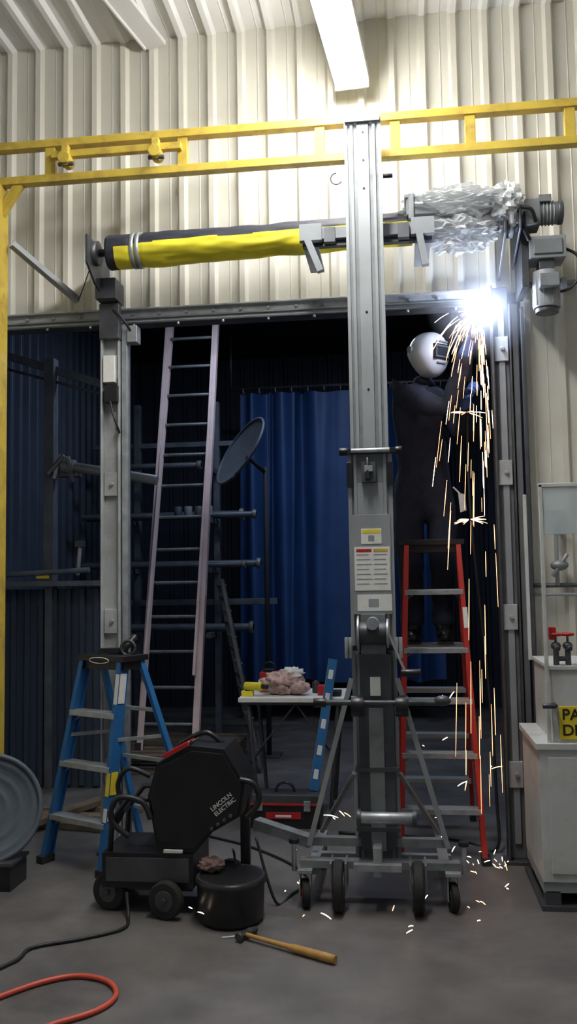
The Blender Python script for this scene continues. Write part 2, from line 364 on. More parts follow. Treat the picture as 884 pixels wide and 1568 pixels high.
b.bx(-.21,-.04,my-.09,my-.04,.25,.95,steelD); b.bx(-.16,-.09,my-.10,my-.09,.25,.92,aluD)
for z in (.34,.62): b.bx(-.23,-.02,my-.105,my-.05,z,z+.02,steelD)
for sx in (-1,1):
    cx=-.13
    b.beam((cx+sx*.11,my-.08,1.06),(cx+sx*.33,my-.10,.27),.024,.024,alu)
    b.beam((cx+sx*.11,my-.04,.60),(cx+sx*.30,my+.25,.24),.02,.02,aluD)
    b.bx(cx+sx*.31-.025,cx+sx*.31+.025,my-.12,-.20,.14,.19,aluD)
    b.wheel((cx+sx*.31,-.22,.05),.05,.03,(1,0,0),rub,steelD); b.bx(cx+sx*.31-.02,cx+sx*.31+.02,-.24,-.20,.05,.15,steelD)
    xx=cx+sx*.345; yy=-.80
    b.wheel((xx,yy,.065),.065,.035,(1,.2,0),rub,redp if sx<0 else steelD)
    b.bx(xx-.028,xx-.022,yy-.03,yy+.05,.05,.17,galv); b.bx(xx+.022,xx+.028,yy-.03,yy+.05,.05,.17,galv); b.bx(xx-.035,xx+.035,yy-.04,yy+.06,.165,.18,galv)
    b.wheel((cx+sx*.185,-.84,.115),.115,.05,(1,0,0),rub,steelD); b.bx(cx+sx*.185-.04,cx+sx*.185-.03,-.86,-.72,.1,.22,aluD); b.bx(cx+sx*.185+.03,cx+sx*.185+.04,-.86,-.72,.1,.22,aluD)
    b.cyl((cx+sx*.40,-.78,.16),(cx+sx*.40,-.78,.30),.012,galv,seg=8); b.cyl((cx+sx*.40,-.78,.29),(cx+sx*.40,-.78,.31),.025,blk,seg=10)
b.bx(-.50,.25,-.80,-.74,.18,.215,aluD); b.bx(-.45,.2,-.72,-.68,.26,.30,aluD); b.bx(-.47,.22,-.60,-.56,.15,.19,aluD)
b.bx(-.15,-.11,-.88,-.66,.17,.30,galv); b.bx(-.24,-.02,-.9,-.86,.20,.23,galv)
b.beam((-.45,-.72,.28),(-.74,-.60,.33),.05,.06,aluD,side=(0,0,1))
b.done('material_lift',.002)
# ------------------------------------------------------------------ stepladders
def stepladder(fl,fr,back,H,topw,steps,railm,rw=.028,rd=.07,rear_steps=False,topm=blk,stickers=(),apex=.42):
    b=B(); fl=V((*fl,0)); fr=V((*fr,0)); bk=V((*back,0)); c=(fl+fr)/2; u=(fr-fl).normalized()
    tc=c+bk*apex+V((0,0,H)); bd=V((-u.y,u.x,0))
    ft=tc-bd*.06; rt=tc+bd*.06
    A=[(fl,ft-u*topw/2),(fr,ft+u*topw/2)]; R=[(fl+bk,rt-u*topw/2),(fr+bk,rt+u*topw/2)]
    for p,q in A: 
        p=p+V((0,0,.02)); b.beam(p,q,rw*.35,rd,railm,side=u); 
        for s2 in (-1,1): 
            off=bd*s2*rd*.46; b.beam(p+off+u*.006*(1 if q is A[0][1] else -1),q+off+u*.006*(1 if q is A[0][1] else -1),rw,.008,railm,side=u)
        b.box(p,(.05,.09,.04),rub,rot=(0,0,math.degrees(math.atan2(u.y,u.x))))
    for p,q in R:
        p=p+V((0,0,.02)); b.beam(p,q,rw*.9,.035,railm,side=u); b.box(p,(.04,.05,.04),rub,rot=(0,0,math.degrees(math.atan2(u.y,u.x))))
    ang=math.degrees(math.atan2(u.y,u.x))
    for z in steps:
        t=z/H; l=A[0][0].lerp(A[0][1],t); r=A[1][0].lerp(A[1][1],t); m=(l+r)/2; w=(r-l).length
        b.box(m,(w,.085,.006),alu,rot=(0,0,ang)); 
        for s2 in (-1,1): b.box(m+bd*s2*.042-V((0,0,.012)),(w,.004,.028),galv,rot=(0,0,ang))
        for e,sg in ((l,1),(r,-1)): b.beam(e-V((0,0,.06)),e+u*sg*.07-V((0,0,.01)),.012,.004,galv,side=bd)
        l=R[0][0].lerp(R[0][1],t); r=R[1][0].lerp(R[1][1],t); m=(l+r)/2; w=(r-l).length
        if rear_steps: b.box(m,(w,.08,.006),alu,rot=(0,0,ang)); b.box(m-bd*.04-V((0,0,.012)),(w,.004,.028),alu,rot=(0,0,ang))
        else: b.beam(l,r,.02,.02,galv)
    for k in (0,1):
        p=A[k][0].lerp(A[k][1],.62); q=R[k][0].lerp(R[k][1],.62); b.beam(p,q,.004,.02,galv,side=u)
    b.box(tc+V((0,0,.0)),(topw+.06,.20,.03),topm,rot=(0,0,ang)); b.box(tc-V((0,0,.035)),(topw+.03,.16,.05),topm,rot=(0,0,ang))
    b.box(tc+V((0,0,.018))+bd*.06,(topw*.8,.03,.012),topm,rot=(0,0,ang))
    for (k,t,hh,m) in stickers:
        p=A[k][0].lerp(A[k][1],t); d=(A[k][1]-A[k][0]).normalized()
        nn=-bd; b.beam(p-d*hh/2+nn*(rd*.46+.0065),p+d*hh/2+nn*(rd*.46+.0065),rw*.95,.002,m,side=u)
        so=u*(1 if k else -1)*rw*.25; b.beam(p-d*hh/2+so,p+d*hh/2+so,.002,rd*.7,m,side=u)
    return b,tc,ang,bd
b,tc,ang,bd=stepladder((-1.99,-.24),(-1.58,-.45),(.50,.20),1.13,.30,(.27,.56,.84),blueF,stickers=((1,.86,.16,labelw),(1,.42,.12,labely),(1,.28,.07,labelw)),apex=.38)
p=tc-bd*.102
pts=[p+V((math.cos(math.radians(ang)),math.sin(math.radians(ang)),0))*.075*math.cos(a)+V((0,0,1))*.016*math.sin(a)-V((0,0,.01)) for a in [2*math.pi*k/20 for k in range(21)]]
b.tube(pts,.0025,labelw,6)
b.cyl(tc+V((.05,.02,.03)),tc+V((.11,.08,.11)),.02,blk); b.box(tc+V((.0,.02,.035)),(.16,.05,.03),blk,rot=(0,0,20)); b.torus(tc+V((.09,0,.05)),.04,.008,steelD,'y')
b.done('stepladder_blue',.002)
b,tc,ang,bd=stepladder((-.03,-.1),(.43,-.1),(0,.86),1.75,.31,(.28,.57,.86,1.14,1.47),redF,rear_steps=True,stickers=((1,.75,.12,labelw),),apex=.42)
b.done('stepladder_red',.002)
# ------------------------------------------------------------------ extension ladder
b=B(); y0,z0,y1,z1=2.2,.152,3.28,4.27
for x in (-2.18,-1.69):
    b.beam((x,y0,z0),(x,y1,z1),.026,.08,pinkm,side=(1,0,0))
    s2=1 if x<-2 else -1
    b.beam((x+s2*.012,y0-.036,z0),(x+s2*.012,y1-.036,z1),.055,.006,pinkm,side=(1,0,0))
    b.beam((x+s2*.03,y0+.05,z0+.6),(x+s2*.03,y1+.03,z1-.1),.022,.06,pinkm,side=(1,0,0))
    b.box((x,y0,z0+.03),(.05,.09,.06),steelD)
L=math.hypot(y1-y0,z1-z0); n=int(L/.305)
for k in range(1,n+1):
    t=(k*.305-.1)/L; b.cyl((-2.18,y0+(y1-y0)*t,z0+(z1-z0)*t),(-1.69,y0+(y1-y0)*t,z0+(z1-z0)*t),.015,aluD,seg=10)
b.done('extension_ladder',.001)
b=B()
for k in range(7): b.bx(-2.45,-1.4,1.95+k*.16,2.05+k*.16,.125,.15,wood)
for x in (-2.4,-1.92,-1.45): b.bx(x-.04,x+.04,1.95,3.0,.02,.125,wood)
for k in range(3): b.bx(-2.45,-1.4,1.96+k*.45,2.06+k*.45,.0,.02,wood)
b.done('wooden_pallet')
b=B()
for k,(y,a) in enumerate(((.45,.10),(.62,.04),(.80,-.05))): b.beam((-2.75,y+a,.022),(-1.75,y-a,.022),.09,.04,wood,side=(0,1,0))
b.beam((-2.3,.3,.062),(-2.0,1.0,.062),.09,.038,wood,side=(1,0,0))
b.done('lumber_boards')
# ------------------------------------------------------------------ curtain
b=B(); mi=b.mi(blutarp); nx=260; nz=24; x0,x1=-1.72,.50; g=[]
for j in range(nz+1):
    row=[]; t=j/nz
    for i in range(nx+1):
        x=x0+(x1-x0)*i/nx
        ph=x*12+1.8*noise.noise(V((x*1.6,0,0)))*3
        y=4.5+.14*math.sin(ph)*(.7+.3*t)+.045*math.sin(ph*2.3+1+t)+.04*noise.noise(V((x*3,t*2,5)))
        z=3.60-t*3.15+.02*math.sin(ph)*(1-t)
        row.append(b.bm.verts.new((x+.025*math.sin(ph*1.3+t*2),y,z)))
    g.append(row)
for j in range(nz):
    for i in range(nx): b.face([g[j][i],g[j][i+1],g[j+1][i+1],g[j+1][i]],mi,True)
b.cyl((-1.8,4.5,3.66),(2.6,4.5,3.66),.02,steelD)
for k in range(13): b.torus((-1.66+k*.18,4.5,3.63),.035,.005,galv,'x',12)
b.cyl((-1.8,4.5,3.66),(-1.8,4.5,4.3),.012,steelD); b.cyl((.9,4.5,3.66),(.9,4.5,4.3),.012,steelD)
b.done('curtain',0)
# ------------------------------------------------------------------ pipe rack
b=B()
for x in (-2.62,-1.80):
    b.bx(x-.03,x+.03,3.62,3.70,0,3.35,rackm)
    for z in (1.0,1.62,2.1,2.6): b.bx(x-.025,x+.025,3.2,3.66,z,z+.05,rackm)
b.bx(-3.1,-1.2,3.64,3.68,1.3,1.36,rackm); b.bx(-3.1,-1.6,3.64,3.68,2.9,2.95,rackm)
for (z,y,r,xe) in ((2.18,3.35,.03,-1.35),(2.19,3.5,.04,-1.5),(1.705,3.4,.035,-1.32),(1.695,3.3,.025,-1.45),(1.09,3.4,.04,-1.4),(2.68,3.4,.03,-1.9)):
    b.cyl((-3.1,y,z),(xe,y,z),r,rackm,seg=14); b.cyl((xe-.04,y,z),(xe,y,z),r*1.5,aluD,seg=12)
for k in range(4): b.cyl((-2.1+k*.1,3.25,2.17),(-2.1+k*.1,3.25,2.26),.04,grayp if k%2 else rackm,seg=12)
b.done('pipe_rack')
b=B()
b.bx(-2.70,-2.64,1.45,1.53,0,3.3,rackm); b.bx(-2.71,-2.63,1.44,1.54,1.5,3.3,rackm)
b.beam((-3.23,1.5,3.41),(-2.24,1.5,3.08),.06,.04,rackm,side=(0,0,1)); b.beam((-3.23,1.5,3.3),(-2.24,1.5,3.0),.02,.03,steelD,side=(0,0,1))
b.cyl((-2.55,1.42,2.45),(-1.80,1.42,2.31),.038,aluD,seg=16); b.cyl((-2.55,1.42,2.45),(-2.45,1.42,2.43),.055,aluD,seg=16)
b.beam((-2.56,1.42,2.53),(-2.60,1.40,2.34),.03,.05,galv); b.bx(-2.67,-2.42,1.42,1.5,2.36,2.40,steelD); b.cyl((-2.65,1.38,2.38),(-2.52,1.38,2.52),.018,aluD); b.cyl((-2.48,1.34,2.5),(-2.48,1.46,2.33),.02,aluD)
b.bx(-3.23,-2.2,1.35,1.55,1.52,1.56,rackm); b.cyl((-3.2,1.33,1.60),(-2.3,1.33,1.64),.02,rackm)
b.bx(-2.72,-2.62,1.33,1.345,1.58,1.61,labely)
b.cyl((-2.42,1.4,1.6),(-2.40,1.4,1.82),.016,alu); b.box((-2.40,1.4,1.84),(.07,.05,.05),steelD)
b.bx(-3.23,-2.25,1.50,1.53,.0,1.5,navyw)
for k in range(9): b.bx(-3.2+k*.11,-3.16+k*.11,1.47,1.50,.02,1.5,navyw)
b.done('storage_rack')
def dish(b,c,rx,n,m,depth=.12,rim=.012,ridge=0):
    c=V(c); n=V(n).normalized(); a=n.orthogonal().normalized(); d=n.cross(a); mi=b.mi(m); prev=None; seg=44; K=24 if ridge else 9
    for j in range(K+1):
        r=rx*j/K; z=-depth*(1-(j/K)**2)+(ridge if ridge and j%6 in (2,3) else 0)
        ring=[b.bm.verts.new(c+n*z+(a*math.cos(2*math.pi*k/seg)+d*math.sin(2*math.pi*k/seg))*(r if j else .001)) for k in range(seg)]
        if prev:
            for k in range(seg): b.face([prev[k],prev[(k+1)%seg],ring[(k+1)%seg],ring[k]],mi,True)
        prev=ring
    pts=[c+(a*math.cos(2*math.pi*k/seg)+d*math.sin(2*math.pi*k/seg))*rx for k in range(seg+1)]; b.tube(pts,rim,m,8)
b=B(); dish(b,(-1.36,2.55,2.68),.34,(-.74,-.50,.50),dishm,.09)
b.cyl((-1.31,2.60,2.64),(-1.16,2.70,2.5),.02,blackm); b.cyl((-1.16,2.70,2.55),(-1.16,2.70,0),.022,blackm)
b.bx(-1.22,-1.06,2.62,2.85,0,.02,steelD)
b.done('satellite_dish',0)
b=B()
for s2 in (0,.38): b.beam((-1.25+s2*.3,2.45-s2,.03),(-1.62+s2*.3,2.8-s2,1.55),.03,.07,steelD)
for k in range(14):
    t=k/14+.04; p=V((-1.25,2.45,.03)).lerp(V((-1.62,2.8,1.55)),t); q=p+V((.38*.3,-.38,0)); b.beam(p,q,.05,.012,aluD if k%2 else steelD)
b.done('loading_ramp')
# ------------------------------------------------------------------ folding table
b=B(); b.bx(-1.08,-.36,.78,1.3,.735,.765,labelw); b.bx(-1.06,-.38,.80,1.28,.715,.735,steelD)
for x in (-1.02,-.42):
    for y in (.83,1.25): b.cyl((x,y,.72),(x+(.06 if x<-.7 else -.06),y,0),.014,steelD,seg=10)
    b.cyl((x+.03*(1 if x<-.7 else -1),.83,.36),(x+.03*(1 if x<-.7 else -1),1.25,.36),.010,steelD,seg=8)
b.beam((-1.0,.83,.36),(-.7,.83,.72),.012,.012,steelD); b.beam((-.44,.83,.36),(-.7,.83,.72),.012,.012,steelD)
b.done('folding_table')
b=B()
b.cyl((-1.05,.9,.83),(-.93,.86,.83),.028,yelf,seg=14); b.cyl((-.93,.86,.83),(-.89,.845,.83),.016,blk); b.beam((-1.03,.895,.82),(-1.04,.9,.78),.03,.035,blk); b.box((-1.035,.9,.782),(.08,.06,.034),yelf)
b.done('cordless_drill')
b=B()
b.sph((-.80,.96,.845),(.13,.085,.075),pinkc,seg=40,rg=24,fn=lambda p:crump(p,2,.4)); b.sph((-.69,.93,.815),(.07,.06,.045),pinkc,seg=30,rg=18,fn=lambda p:crump(p,6,.35)); b.sph((-.74,.98,.90),(.08,.06,.045),labelw,seg=30,rg=18,fn=lambda p:crump(p,26,.4)); b.done('shop_rags',0)
b=B(); b.bx(-.98,-.86,1.08,1.22,.765,.90,redp); b.bx(-.96,-.88,1.10,1.20,.90,.92,blk); b.torus((-.92,1.15,.92),.045,.006,blk,'y',12,0,180); b.bx(-.99,-.85,1.075,1.08,.80,.85,labelw); b.done('toolbox_small')
b=B(); b.bx(-.56,-.47,.9,1.0,.765,.83,redp); b.bx(-.46,-.40,.85,.95,.765,.80,blk); b.cyl((-.585,1.05,.765),(-.585,1.05,.84),.025,steelD); b.cyl((-.585,1.05,.84),(-.585,1.05,.85),.012,redp); b.done('paint_cans')
b=B()
b.bx(-.98,-.52,.50,.70,.0,.14,blk); b.bx(-.97,-.53,.505,.695,.15,.20,steelD); b.bx(-.985,-.515,.495,.705,.14,.152,redp); b.torus((-.75,.60,.20),.06,.008,blk,'y',14,0,180)
for x in (-.90,-.60): b.bx(x-.02,x+.02,.485,.50,.11,.17,galv)
b.bx(-.86,-.64,.492,.50,.06,.10,redp); b.bx(-.80,-.70,.490,.4925,.07,.085,labelw)
b.done('tool_case')
b=B(); p0=V((-.57,.63,.206)); p1=V((-.44,.755,1.02)); b.beam(p0,p1,.055,.02,blueF,side=(1,0,0))
for t in (.12,.3,.5,.7,.88):
    p=p0.lerp(p1,t); d=(p1-p0).normalized(); b.beam(p-d*.03,p+d*.03,.03,.024,labelw,side=(1,0,0))
b.beam(p0,p1,.060,.006,alu,side=(1,0,0)); b.done('spirit_level',.001)
# ------------------------------------------------------------------ engine welder / feeder
b=B()
body=[(-1.155,.69),(-.99,.775),(-.83,.76),(-.735,.60),(-.755,.455),(-.888,.38),(-.98,.275),(-1.16,.315),(-1.20,.54)]
b.prism([(x,-.95,z) for x,z in body],(0,.29,0),blk)
b.prism([(x*.94-.057,-.965,z*.9+.055) for x,z in body],(0,.015,0),blk)
b.beam((-1.12,-.955,.725),(-1.0,-.955,.785),.02,.02,redp); b.beam((-1.12,-.86,.728),(-1.0,-.86,.79),.06,.004,redp,side=(0,1,0)); b.beam((-1.11,-.93,.735),(-1.0,-.93,.79),.015,.004,labelw,side=(0,1,0))
b.tube(smooth([(-1.10,-.80,.72),(-1.07,-.80,.76),(-.95,-.80,.81),(-.87,-.80,.76)]),.013,blk,8)
b.tube(smooth([(-.76,-.95,.62),(-.69,-.95,.60),(-.67,-.95,.52),(-.73,-.95,.45)]),.014,blk,8)
b.bx(-1.42,-.98,-.96,-.62,.12,.28,blk); b.bx(-1.40,-1.0,-.965,-.96,.15,.26,steelD)
b.bx(-1.12,-1.03,-.97,-.955,.285,.30,labelw); b.bx(-1.45,-1.0,-.90,-.66,.09,.12,steelD); b.bx(-1.0,-.745,-.80,-.66,.09,.12,steelD)
b.bx(-.79,-.745,-.78,-.74,.10,.50,blk); b.bx(-1.10,-1.05,-.8,-.7,.2,.4,steelD)
b.tube([(-1.40,-.93,.12),(-1.38,-.93,.42),(-1.30,-.93,.52),(-1.20,-.93,.52)],.014,blk,8); b.tube([(-1.40,-.66,.12),(-1.38,-.66,.42),(-1.30,-.66,.52),(-1.20,-.66,.52)],.014,blk,8); b.cyl((-1.38,-.93,.42),(-1.38,-.66,.42),.014,blk)
for (x,y) in ((-1.40,-.90),(-1.10,-1.0),(-1.40,-.64),(-.86,-.66)): b.wheel((x,y,.085),.085,.045,(0.25,1,0),rub,steelD)
b.cyl((-1.1,-1.0,.085),(-1.1,-.66,.085),.012,steelD)
for k in range(4): b.cyl((-.89+.03*k,-.98,.40+.02*k),(-.89+.03*k,-.96,.40+.02*k),.008,steelD,seg=8)
b.tube(smooth([(-1.28,-.98,.36),(-1.36,-1.0,.44),(-1.33,-1.0,.54),(-1.22,-.98,.52),(-1.18,-.97,.44)]),.014,cablem,8)
b.tube(smooth([(-1.20,-.90,.62),(-1.30,-.92,.66),(-1.36,-.9,.58),(-1.34,-.9,.45),(-1.40,-.9,.36)]),.012,cablem,8)
wm=b.done('portable_welding_machine',.006)
text('LINCOLN\nELECTRIC',.028,(-.835,-.9665,.51),(90,-38,0),labelw,wm)
b=B(); c=V((-.80,-.98,0))
b.tube([c+V((0,0,0)),c+V((0,0,.02)),c+V((0,0,.16)),c+V((0,0,.175)),c+V((0,0,.2))],[.135,.15,.155,.165,.16],blk,28); b.torus(c+V((0,0,.19)),.15,.012,rub,'z'); b.torus(c+V((0,0,.2)),.11,.006,steelD,'x',16,10,60)
b.done('bucket',0)
b=B(); b.sph((-.90,-.94,.232),(.06,.05,.03),ragm,seg=30,rg=18,fn=lambda p:crump(p,22,.4)); b.done('work_glove',0)
# ------------------------------------------------------------------ floor things
b=B(); h=V((-.70,-1.20,.022)); e=V((-.29,-1.42,.02))
d=(e-h).normalized(); n=V((-d.y,d.x,0))
b.tube([h,h.lerp(e,.15),h.lerp(e,.5),h.lerp(e,.56),h.lerp(e,.9),e],[.010,.009,.011,.016,.018,.016],brown,12)
b.tube([h-n*.045,h-n*.03],[.018,.020],steelD,14); b.tube([h-n*.03,h-n*.018,h+n*.018],[.012,.012,.017],steelD,12)
b.tube(smooth([h+n*.018,h+n*.05,h+n*.085+V((0,0,-.006))]),[.016]*6+[.013]*6+[.004],steelD,10)
b.done('hammer',0)
b=B(); b.tube(smooth([(-1.62,-1.98,.012),(-1.52,-1.83,.012),(-1.40,-1.69,.012),(-1.28,-1.63,.012),(-1.15,-1.67,.012),(-1.085,-1.78,.012),(-1.12,-1.90,.012),(-1.25,-2.02,.012),(-1.4,-2.2,.012)],10),.010,orange,10); b.done('air_hose',0)
b=B(); b.tube(smooth([(-1.30,-.96,.10),(-1.27,-1.03,.01),(-1.26,-1.15,.009),(-1.40,-1.27,.009),(-1.58,-1.38,.009),(-1.60,-1.52,.009),(-1.75,-1.75,.009),(-2.1,-2.0,.009)],8),.008,cablem,8); b.done('power_cable',0)
b=B(); b.tube(smooth([(-.72,-.74,.30),(-.62,-.80,.02),(-.56,-.66,.008),(-.50,-.45,.008),(-.62,-.2,.008),(-.9,.1,.008),(-1.2,.3,.008)],8),.007,cablem,8); b.done('power_cable',0)
b=B(); b.cyl((-.80,-1.20,.004),(-.68,-1.16,.004),.004,labelw,seg=8); b.done('welding_rod',0)
b=B(); dish(b,(-2.14,-.64,.39),.265,(.42,-.85,.28),greyl,.035,.014,.005); b.bx(-2.36,-1.98,-.72,-.52,0,.13,blk); b.bx(-2.37,-1.97,-.73,-.51,.125,.14,steelD); b.done('drum_lid',0)
# ------------------------------------------------------------------ parts washer
b=B(); f=-.77; k_=.07
b.bx(.56+k_,1.35+k_,f,-.2,.13,.74,white); b.bx(.545+k_,1.37+k_,f-.015,-.19,.735,.765,white); b.bx(.60+k_,1.31+k_,f-.008,f,.17,.70,white)
b.bx(.56+k_,1.35+k_,f+.01,-.21,.08,.13,grayp)
for x in (.57,.80,1.27): b.bx(x+k_,x+k_+.07,f+.01,f+.1,0,.09,steelD); b.bx(x+k_,x+k_+.07,-.3,-.21,0,.09,steelD)
b.bx(.55+k_,1.36+k_,f,-.2,0.0,.025,steelD)
b.bx(.645+k_*.8,1.35+k_,f+.02,-.22,.765,1.10,white); b.bx(.635+k_*.8,1.36+k_,f+.01,-.21,1.10,1.12,white)
b.bx(.672,.690,f+.0,f+.02,.765,1.98,white); b.bx(1.37,1.39,f,f+.02,.765,1.98,white)
b.bx(.672,1.39,f,f+.02,1.965,1.985,white); b.bx(.672,.690,-.24,-.22,1.1,1.98,white)
b.bx(.69,1.37,f+.006,f+.012,1.74,1.965,clr)
b.box((.87,f+.015,.855),(.28,.006,.155),labely)
for x in (.735,.79):
    b.cyl((x,f+.06,1.12),(x,f+.06,1.20),.014,steelD); b.sph((x,f+.06,1.21),(.024,.024,.02),steelD); b.cyl((x,f+.06,1.21),(x,f+.0,1.20),.012,steelD); b.cyl((x,f+.06,1.22),(x,f+.06,1.26),.006,steelD)
    b.torus((x,f+.06,1.265),.026,.008,redp,'z',14); b.bx(x-.026,x+.026,f+.055,f+.065,1.26,1.27,redp)
b.cyl((.735,f+.06,1.15),(.79,f+.06,1.15),.012,steelD); b.bx(.705,.735,f+.04,f+.08,1.24,1.30,redp)
b.cyl((.65,f-.03,.94),(.71,f-.03,.94),.013,steelD); b.cyl((.71,f-.03,.94),(.71,f+.03,.94),.010,steelD)
pw=b.done('parts_washer',.004)
text('PARTS\nDEGREASER',.072,(.742,f+.0105,.856),(90,0,0),blk,pw,align='LEFT')
b=B(); b.cyl((.74,-.03,1.49),(1.9,-.03,1.49),.012,steelD); b.cyl((.74,-.03,1.44),(1.9,-.03,1.44),.008,grayp)
b.cyl((.87,-.04,1.49),(.87,-.04,2.0),.012,grayp); b.sph((.87,-.05,1.82),(.03,.03,.035),aluD); b.cyl((.87,-.05,1.82),(.94,-.05,1.80),.012,aluD); b.sph((.88,-.06,1.60),(.05,.04,.03),aluD); b.cyl((.84,-.08,1.54),(.92,-.08,1.66),.012,aluD); b.bx(.84,.90,-.07,-.01,1.9,1.97,labelw)
b.cyl((.76,-.04,3.19),(3,-.04,3.19),.018,grayp); b.bx(.95,.98,-.07,0,3.16,3.22,galv)
b.done('wall_conduit')
# ------------------------------------------------------------------ weld arc + sparks
b=B(); b.sph((.505,-.10,3.045),(.034,.024,.038),arcm,seg=24,rg=16,fn=lambda p:crump(p,4,.7)); arc=b.done('weld_arc',0)
def plight(name,loc,e,col,r,parent=None):
    l=bpy.data.lights.new(name,'POINT'); l.energy=e; l.color=col; l.shadow_soft_size=r
    o=bpy.data.objects.new(name,l); S.collection.objects.link(o); o.location=loc
    if parent: o.parent=parent
    return o
plight('arc_light',(.50,-.15,3.02),13,(.60,.72,1.),.03,arc)
b=B(); sm=bpy.data.materials.new('fume_bloom'); sm.use_nodes=True; nt=sm.node_tree
for n_ in list(nt.nodes):
    if n_.type!='OUTPUT_MATERIAL': nt.nodes.remove(n_)
out=nt.nodes['Material Output']; vs_=nt.nodes.new('ShaderNodeVolumeScatter'); vs_.inputs['Color'].default_value=(.85,.9,1,1); vs_.inputs['Anisotropy'].default_value=.2
tc_=nt.nodes.new('ShaderNodeTexCoord'); gr=nt.nodes.new('ShaderNodeTexGradient'); gr.gradient_type='SPHERICAL'
mu=nt.nodes.new('ShaderNodeMath'); mu.operation='MULTIPLY'; mu.inputs[1].default_value=1.5
nt.links.new(tc_.outputs['Object'],gr.inputs['Vector']); nt.links.new(gr.outputs['Fac'],mu.inputs[0]); nt.links.new(mu.outputs[0],vs_.inputs['Density']); nt.links.new(vs_.outputs[0],out.inputs['Volume'])
b.sph((0,0,0),1,sm,seg=20,rg=12); fo=b.done('fume_bloom',0); fo.location=(.50,-.20,3.05); fo.scale=(.32,.19,.32)  # fume ball sized and graded to imitate the bloom around the arc
b=B()
def streak(p,v,t0,dt,r,m,g=9.8,n=7):
    p=V(p); v=V(v); pts=[p+v*(t0+dt*k/n)+V((0,0,-.5*g*(t0+dt*k/n)**2)) for k in range(n+1)]
    if pts[-1].z<.01: return
    b.tube(pts,[r*(.3+.7*math.sin(math.pi*(k+.6)/(n+1.2))) for k in range(n+1)],m,5)
src=V((.50,-.10,3.02))
for i in range(50):   # close fan
    a=random.uniform(-3.1,-1.2); sp=random.uniform(.6,2.0)
    v=V((math.cos(a)*sp*.8-.1,random.uniform(-.4,.1),math.sin(a)*sp*.2+random.uniform(0,.8)))
    streak(src,v,random.uniform(.02,.16),random.uniform(.04,.11),random.uniform(.0009,.0016),random.choice((sparkm,sparkw)))
for i in range(56):   # dense stream
    v=V((random.gauss(-.0,.05)-.03,random.uniform(-.3,.0),random.uniform(-.4,.2)))
    streak(src,v,random.uniform(.05,.38),random.uniform(.02,.05),random.uniform(.001,.0021),random.choice((sparkm,sparkw,sparkw)))
for i in range(50):   # wide stream
    v=V((random.uniform(-.62,.02),random.uniform(-.5,.0),random.uniform(-.3,1.0)))
    streak(src,v,random.uniform(.14,.50),random.uniform(.025,.07),random.uniform(.0009,.0018),random.choice((sparkm,sparkm,sparkw)))
for i in range(26):   # long fall
    v=V((min(.03,random.gauss(-.13,.12)),random.uniform(-.4,.0),random.uniform(-.3,.3)))
    streak(src,v,random.uniform(.4,.76),random.uniform(.016,.06),random.uniform(.0009,.0018),sparkm)
for i in range(34): # bursts
    c,nn=random.choice((((.40,-.12,1.86),1),((.40,-.12,1.86),1),((.40,-.12,2.46),1)))
    a=random.uniform(-.7,.7)+random.choice((0,math.pi)); sp=random.uniform(.8,2.4)
    streak(c,(math.cos(a)*sp*.9,random.uniform(-.3,.1),math.sin(a)*sp*.4),random.uniform(0,.02),random.uniform(.015,.045),.0016,random.choice((sparkm,sparkw)))
fl=[(.44,-.2,.03),(.47,-.25,.02),(.50,-.2,.04),(.40,-.2,.03),(.45,-.1,.05),(.53,-.3,.02),(.35,-.4,.02),(.13,-.5,.2),(.15,-.5,.32),(.3,-.5,.15),(-.3,-.5,.32),(.02,-.95,.05),(-.38,-1.0,.02),(.25,-.3,.03),(.4,-.8,.02),(.48,-.2,.5),(-.72,-.5,.25),(-1.0,-1.08,.05),(.5,-.6,.02),(.3,-.9,.02),(.2,-.62,.5),(-.3,-.9,.42),(-.6,-.3,.1),(.1,-.5,.7),(.05,-1.2,.02),(.45,-.5,.1),(-.55,-.9,.1),(.2,-.4,.9)]
for p in fl:
    for k in range(2):
        a=random.uniform(.3,2.8); sp=random.uniform(.4,1.3)
        streak(V(p)+V((random.gauss(0,.05),random.gauss(0,.05),.02)),(math.cos(a)*sp,random.uniform(-.3,.3),math.sin(a)*sp),0,random.uniform(.015,.06),.002,random.choice((sparkm,sparkw)))
b.done('weld_sparks',0)
# ------------------------------------------------------------------ person
P=bpy.data.objects.new('welder_worker',None); S.collection.objects.link(P)
def skin(name,vs,es,rs,roots,m,sub=2,parent=P):
    me=bpy.data.meshes.new(name); me.from_pydata([V(v) for v in vs],es,[]); me.materials.append(m)
    o=bpy.data.objects.new(name,me); S.collection.objects.link(o); o.parent=parent
    md=o.modifiers.new('skin','SKIN'); md.use_smooth_shade=True
    for i,r in enumerate(rs):
        sv=me.skin_vertices[0].data[i]; sv.radius=r if isinstance(r,tuple) else (r,r); sv.use_root=(i in roots); sv.use_loose=False
    ms=o.modifiers.new('sub','SUBSURF'); ms.levels=sub; ms.render_levels=sub
    if m is cloth:
        tx=bpy.data.textures.new('folds','CLOUDS'); tx.noise_scale=.11
        dm=o.modifiers.new('folds','DISPLACE'); dm.texture=tx; dm.strength=.03; dm.mid_level=.5
    return o
vs=[(.17,.56,2.05),(.17,.55,2.22),(.16,.50,2.42),(.165,.44,2.60),(.175,.41,2.72),(.19,.39,2.80),
 (.07,.27,2.66),(.17,.16,2.57),(.31,.10,2.53),(.37,.05,2.69),(.415,.00,2.83),
 (.27,.58,2.66),(.36,.52,2.54),(.42,.44,2.42),(.425,.32,2.49),(.42,.20,2.585),
 (.08,.55,1.97),(.07,.53,1.80),(.075,.50,1.60),(.08,.52,1.38),(.08,.51,1.22),
 (.27,.55,1.97),(.28,.53,1.80),(.275,.50,1.60),(.27,.52,1.38),(.27,.51,1.22)]
